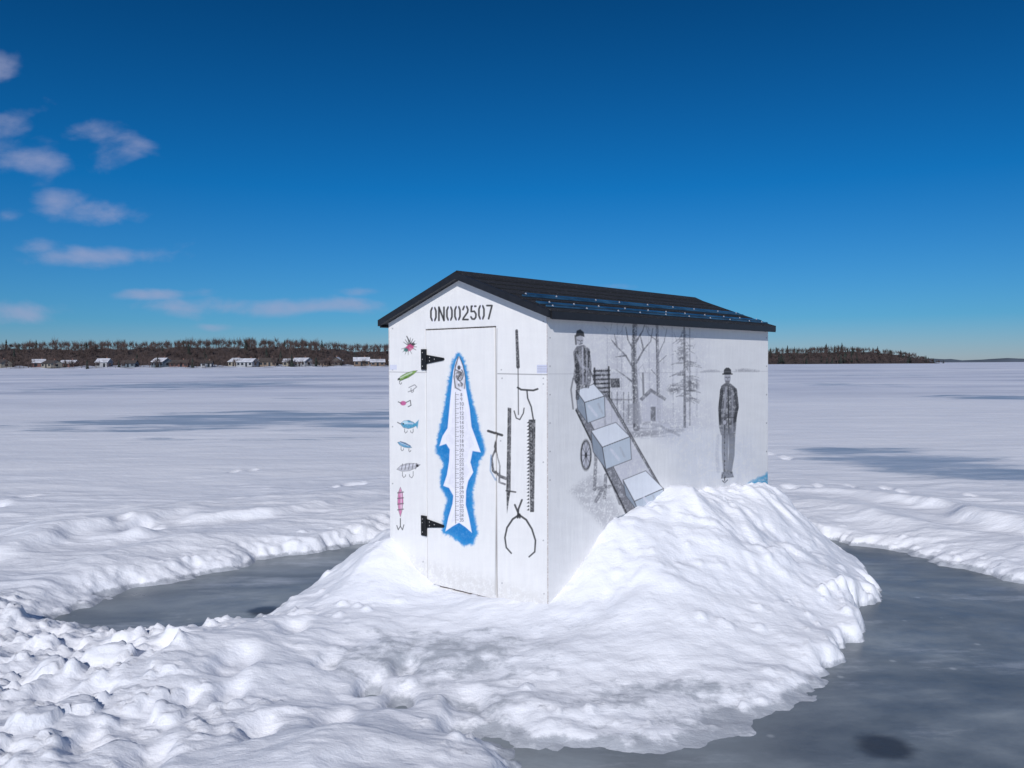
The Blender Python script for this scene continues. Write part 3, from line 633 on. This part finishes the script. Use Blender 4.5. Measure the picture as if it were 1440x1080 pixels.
def strip(s0,s1,l0,l1,h=.016):
    Vs=[]
    for l in(l0,l1): Vs+=[rp(s0,l,TH+.009),rp(s1,l,TH+.009),rp(s1,l,TH+h),rp(s0,l,TH+h)]
    mesh_obj("roof_batten",Vs,[(0,1,2,3),(4,7,6,5),(3,2,6,7),(0,4,5,1),(1,5,6,2),(0,3,7,4)],[bat],hut)
for sgn in(1,-1):
    strip(sgn*.375,sgn*.395,.10,WS-.03); strip(sgn*.425,sgn*.433,.02,WS-.03); strip(sgn*.535,sgn*.56,.0,WS); strip(sgn*.60,sgn*.608,.0,WS)
Vs=[];Fs=[]
for sgn in(1,-1):
  for srow,n in((.41,9),(.548,11),(.618,10)):
    for k in range(n):
        l=.06+k*(WS-.15)/(n-1)+random.uniform(-.04,.04); i0=len(Vs); r_=.006
        for a in range(6):
            Vs.append(rp(sgn*(srow+r_*math.cos(a*math.pi/3)),l+r_*math.sin(a*math.pi/3),TH+.017))
        Vs.append(rp(sgn*srow,l,TH+.025))
        for a in range(6): Fs.append((i0+a,i0+(a+1)%6,i0+6))
mesh_obj("roof_screws",Vs,Fs,[scr],hut)
# --- hinges
hm=simple("black_iron",(.012,.012,.013),.4,.3,.3,60)
def boxuv(u0,u1,v0,v1,o0,o1):
    return [fp(u0,v0,o0),fp(u1,v0,o0),fp(u1,v1,o0),fp(u0,v1,o0),fp(u0,v0,o1),fp(u1,v0,o1),fp(u1,v1,o1),fp(u0,v1,o1)]
BF=[(4,5,6,7),(0,3,2,1),(0,1,5,4),(1,2,6,5),(2,3,7,6),(3,0,4,7)]
sdull=simple("screw_dull",(.3,.3,.3),.4,.5,.1,20)
for (cy,y0,y1) in((505,491,520),(740,725,753)):
    ua,_=fuv(593.5,cy); ub,_=fuv(600.5,cy); uc,vc=fuv(626,cy); _,v0=fuv(597,y1); _,v1=fuv(597,y0)
    vs=boxuv(ua,ub,v0,v1,.001,.009); fs=list(BF)
    hb=(v1-v0)*.22
    i=len(vs)
    for oo in (.004,.009): vs+=[fp(ub+.001,vc-hb,oo),fp(uc-.006,vc-.007,oo),fp(uc,vc,oo),fp(uc-.006,vc+.007,oo),fp(ub+.001,vc+hb,oo)]
    fs.append(tuple(range(i+5,i+10))); 
    for k in range(5): fs.append((i+k,i+(k+1)%5,i+5+(k+1)%5,i+5+k))
    for kk in range(3):
        i=len(vs); va=v0+(v1-v0)*(kk/3+.01); vb=v0+(v1-v0)*((kk+1)/3-.01)
        for vz in(va,vb):
            for a in range(8): vs.append(fp(ub+.005*math.cos(a*math.pi/4),vz,.010+.005*math.sin(a*math.pi/4)))
        for a in range(8): fs.append((i+a,i+(a+1)%8,i+8+(a+1)%8,i+8+a))
        fs.append(tuple(i+8+a for a in range(8)))
    mesh_obj("door_hinge",vs,fs,[hm],hut)
    sv=[];sf=[]
    for (uu,vv) in((ub+.03,vc+.010),(ub+.03,vc-.010),(ub+.07,vc),(ua+.012,v0+.02),(ua+.012,v1-.02),(ua+.012,vc)):
        i=len(sv)
        for a in range(6): sv.append(fp(uu+.004*math.cos(a*math.pi/3),vv+.004*math.sin(a*math.pi/3),.0095))
        sv.append(fp(uu,vv,.012)); sf+=[(i+a,i+(a+1)%6,i+6) for a in range(6)]
    mesh_obj("hinge_screws",sv,sf,[sdull],hut)

# ---------------------------------------------------------------- far shores
def Xat(px,D): return (px-720)/F*D
shore_m,nt,b=new_mat("wooded_hillside"); gg=N(nt,'ShaderNodeNewGeometry')
s1=noise(nt,.25,6,.7,gg.outputs['Position'],(1,1,.5)); s2=noise(nt,1.6,4,.7,gg.outputs['Position'],(1,1,.25))
r1=ramp(nt,s1.outputs['Fac'],[(.35,(.022,.016,.016)),(.62,(.055,.040,.038)),(.76,(.12,.10,.10))]).outputs[0]; r2=ramp(nt,s2.outputs['Fac'],[(.3,(.5,.5,.5)),(.7,(1.5,1.5,1.5))]).outputs[0]
nt.links.new(mixc(nt,1.0,r1,r2,'MULTIPLY'),b.inputs['Base Color']); b.inputs['Roughness'].default_value=.95
bark=simple("bare_tree_bark",(.062,.044,.042),.9,0,.5,.12)
fol=simple("conifer_needles",(.018,.026,.022),.9,0,.4,.4)
snowp=simple("shore_snow",(.48,.51,.60),.8,0,.4,.12)
def hill(name,x0,x1,D,depth,hf,n=260):
    rows=7; V=np.zeros((rows,n,3))
    for i in range(n):
        x=x0+(x1-x0)*i/(n-1)
        for j in range(rows):
            t=j/(rows-1); V[j,i]=(x,D+depth*t,-.3+hf(x)*(sstep(0,1,np.array(t)))*(1+.12*float(fbm(np.array(x*.09),np.array(j*1.7),3,3))))
    return grid_obj(name,V,n,rows,[shore_m])
def trees(name,x0,x1,D,depth,hf,n,hill_f,conf=.06,seed=1,tw_n=44):
    r=random.Random(seed); Vs=[];Fs=[];mi=[]
    for k in range(n):
        x=r.uniform(x0,x1); dpt=r.random()**.8; y=D+depth*dpt; gz=-.3+hill_f(x)*(dpt*dpt*(3-2*dpt))
        ht=hf(x)*r.uniform(.62,1.0)*(1+.25*float(perlin(np.array(x*.035),np.array(.3),7)))
        if r.random()<.04: ht*=1.2
        ht=max(ht,2.5)
        if r.random()<conf:
            ht*=r.uniform(.8,1.15); lay=9
            for q in range(lay):
                zz=gz+ht*(.12+.86*q/lay); rad=ht*.18*(1-q/lay)**.8+.15
                i=len(Vs); tip=zz+ht*.17
                for a in range(7):
                    an=a*2*math.pi/7+q*.7; rr=rad*r.uniform(.5,1.2)
                    Vs.append((x+rr*math.cos(an),y+rr*math.sin(an),zz-r.uniform(0,.06)*ht))
                Vs.append((x,y,tip))
                for a in range(7): Fs.append((i+a,i+(a+1)%7,i+7)); mi.append(1)
            continue
        tw=ht*.010+.05; lean=r.uniform(-.06,.06)
        i=len(Vs); Vs+=[(x-tw,y,gz),(x+tw,y,gz),(x+lean*ht,y,gz+ht*.72)]; Fs.append((i,i+1,i+2)); mi.append(0)
        rx=ht*r.uniform(.28,.42); rz=ht*r.uniform(.34,.44); cz=gz+ht*.58
        for q in range(tw_n):
            a=r.uniform(0,2*math.pi); s_=r.uniform(-.8,1); cr=math.sqrt(max(0,1-s_*s_)); R_=r.uniform(.4,1.05)
            ex=x+lean*ht*.6+rx*cr*math.cos(a)*R_; ey=y+rx*cr*math.sin(a)*R_; ez=cz+rz*s_*R_
            f=r.uniform(.35,.85); bx=x+lean*ht*.5+(ex-x)*f*.5; bz=cz-rz*.6+(ez-cz+rz*.6)*f*.6; by=y+(ey-y)*f*.5
            wdt=r.uniform(.05,.10)*ht/11+.03
            i=len(Vs); Vs+=[(bx-wdt,by,bz),(bx+wdt,by,bz),(ex,ey,ez)]; Fs.append((i,i+1,i+2)); mi.append(0)
    mesh_obj(name,Vs,Fs,[bark,fol],midx=mi)
D1=420
def hL(x):
    px=720+x*F/D1
    return float(np.interp(px,[-400,0,120,200,330,400,470,545,700,900,980],[48,51,52,53,51,47,43,42,32,22,5]))/F*D1
def hillL(x): return hL(x)*.66
hill("wooded_shore",Xat(-500,D1),Xat(980,D1),D1+14,70,hillL)
trees("distant_treeline",Xat(-300,D1),Xat(975,D1),D1+16,74,lambda x:hL(x)*.47,3000,hillL,.015,3,34)
V=np.zeros((4,160,3))
for i in range(160):
    x=Xat(-520,D1)+(Xat(990,D1)-Xat(-520,D1))*i/159
    for j,(yy_,zz) in enumerate([(D1-4,-.2),(D1-1,.5),(D1+12,1.1),(D1+22,1.5)]): V[j,i]=(x,yy_+2*math.sin(x*.11),zz*(1+.3*math.sin(x*.37+j)))
grid_obj("snowy_shore_bank",V,160,4,[snowp])
D2=720
def hR(x):
    px=720+x*F/D2
    return float(np.interp(px,[930,1000,1083,1150,1200,1270,1300,1325,1338,1345],[12,20,26,27,29,28,23,19,12,2]))/F*D2
hill("wooded_island",Xat(930,D2),Xat(1343,D2),D2+8,60,lambda x:hR(x)*.64,130)
trees("island_treeline",Xat(930,D2),Xat(1340,D2),D2+8,60,lambda x:hR(x)*.48,1500,lambda x:hR(x)*.62,.07,5,30)
D3=1900
hz=simple("hazy_far_shore",(.06,.08,.11),.95,0,.3,.01)
V=np.zeros((3,160,3))
for i in range(160):
    x=Xat(900,D3)+(Xat(2300,D3)-Xat(900,D3))*i/159
    tp=7+4*float(fbm(np.array(x*.012),np.array(.5),3,9))+1.5*float(perlin(np.array(x*.15),np.array(.2),9))
    for j,(a_,b__) in enumerate([(0,-.5),(10,tp),(80,tp*.8)]): V[j,i]=(x,D3+a_,b__)
grid_obj("far_shore_hills",V,160,3,[hz])
wcols=[(.36,.36,.36),(.15,.11,.085),(.15,.075,.065),(.12,.15,.18),(.26,.24,.20),(.08,.07,.065),(.32,.33,.35),(.19,.15,.12)]
wm=[simple("cottage_siding_%d"%i,c_,.7,0,.15,1.0) for i,c_ in enumerate(wcols)]
rfs=[simple("snowy_roof",(.50,.52,.58),.8,0,.3,.5),simple("brown_roof",(.06,.05,.047),.8,0,.2,1)]
glass=simple("window_glass",(.02,.025,.035),.1,0,.2,1); brick=simple("chimney_brick",(.18,.10,.08),.8,0,.2,3)
def cottage(px,D,wd,ht,dp,wall_i,rf,turn):
    x=Xat(px,D); y=D+1; h=ht*.58; hw=wd/2; hd=dp/2; e=.45
    vs=[];fs=[];mi=[]
    def box(x0,x1,y0,y1,z0,z1,m):
        i=len(vs); vs.extend([(x0,y0,z0),(x1,y0,z0),(x1,y1,z0),(x0,y1,z0),(x0,y0,z1),(x1,y0,z1),(x1,y1,z1),(x0,y1,z1)])
        for f in[(0,1,5,4),(1,2,6,5),(2,3,7,6),(3,0,4,7),(4,5,6,7)]: fs.append(tuple(i+k for k in f)); mi.append(m)
    box(-hw,hw,-hd,hd,0,h,0)
    i=len(vs)
    vs.extend([(-hw-e,-hd-e,h-.15),(hw+e,-hd-e,h-.15),(hw+e,0,ht),(-hw-e,0,ht),(hw+e,hd+e,h-.15),(-hw-e,hd+e,h-.15)])
    fs.extend([(i,i+1,i+2,i+3),(i+3,i+2,i+4,i+5)]); mi.extend([1,1])
    vs.extend([(-hw,-hd,h),(-hw,hd,h),(-hw,0,ht-.1),(hw,-hd,h),(hw,hd,h),(hw,0,ht-.1)]); fs.extend([(i+6,i+7,i+8),(i+9,i+11,i+10)]); mi.extend([0,0])
    nw=max(2,int(wd/2.0))
    for k in range(nw):
        cx=-hw+(k+.5)*wd/nw
        if k==nw//2: box(cx-.5,cx+.5,-hd-.06,-hd-.01,.1,min(2.1,h*.9),2)
        else: box(cx-.65,cx+.65,-hd-.06,-hd-.01,h*.35,h*.8,2)
    for sx in(-1,1):
        box(sx*hw-(.06 if sx<0 else -.01),sx*hw+(.06 if sx>0 else -.01),-.7,.7,h*.35,h*.8,2)
    box(hw*.35,hw*.35+.6,.3,.9,h,ht+.7,3)
    o=mesh_obj("lakeside_cottage",vs,fs,[wm[wall_i],rfs[rf],glass,brick],midx=mi); o.location=(x,y,.8); o.rotation_euler=(0,0,turn)
px=-60
rr=random.Random(23)
while px<560:
    wd=rr.uniform(4.5,10); cottage(px,D1+rr.uniform(1,18),wd,rr.uniform(3.2,4.8),rr.uniform(5,7),rr.randrange(8),0 if rr.random()<.45 else 1,rr.choice([0,.5,-.5,1.57,.2,-.3]))
    px+=wd*F/D1*rr.uniform(.6,1.3)+rr.choice([0,3,10,26])
trees("shoreline_shrubs",Xat(-100,D1),Xat(900,D1),D1-2,16,lambda x:7.5,520,lambda x:.5,.05,8,26)
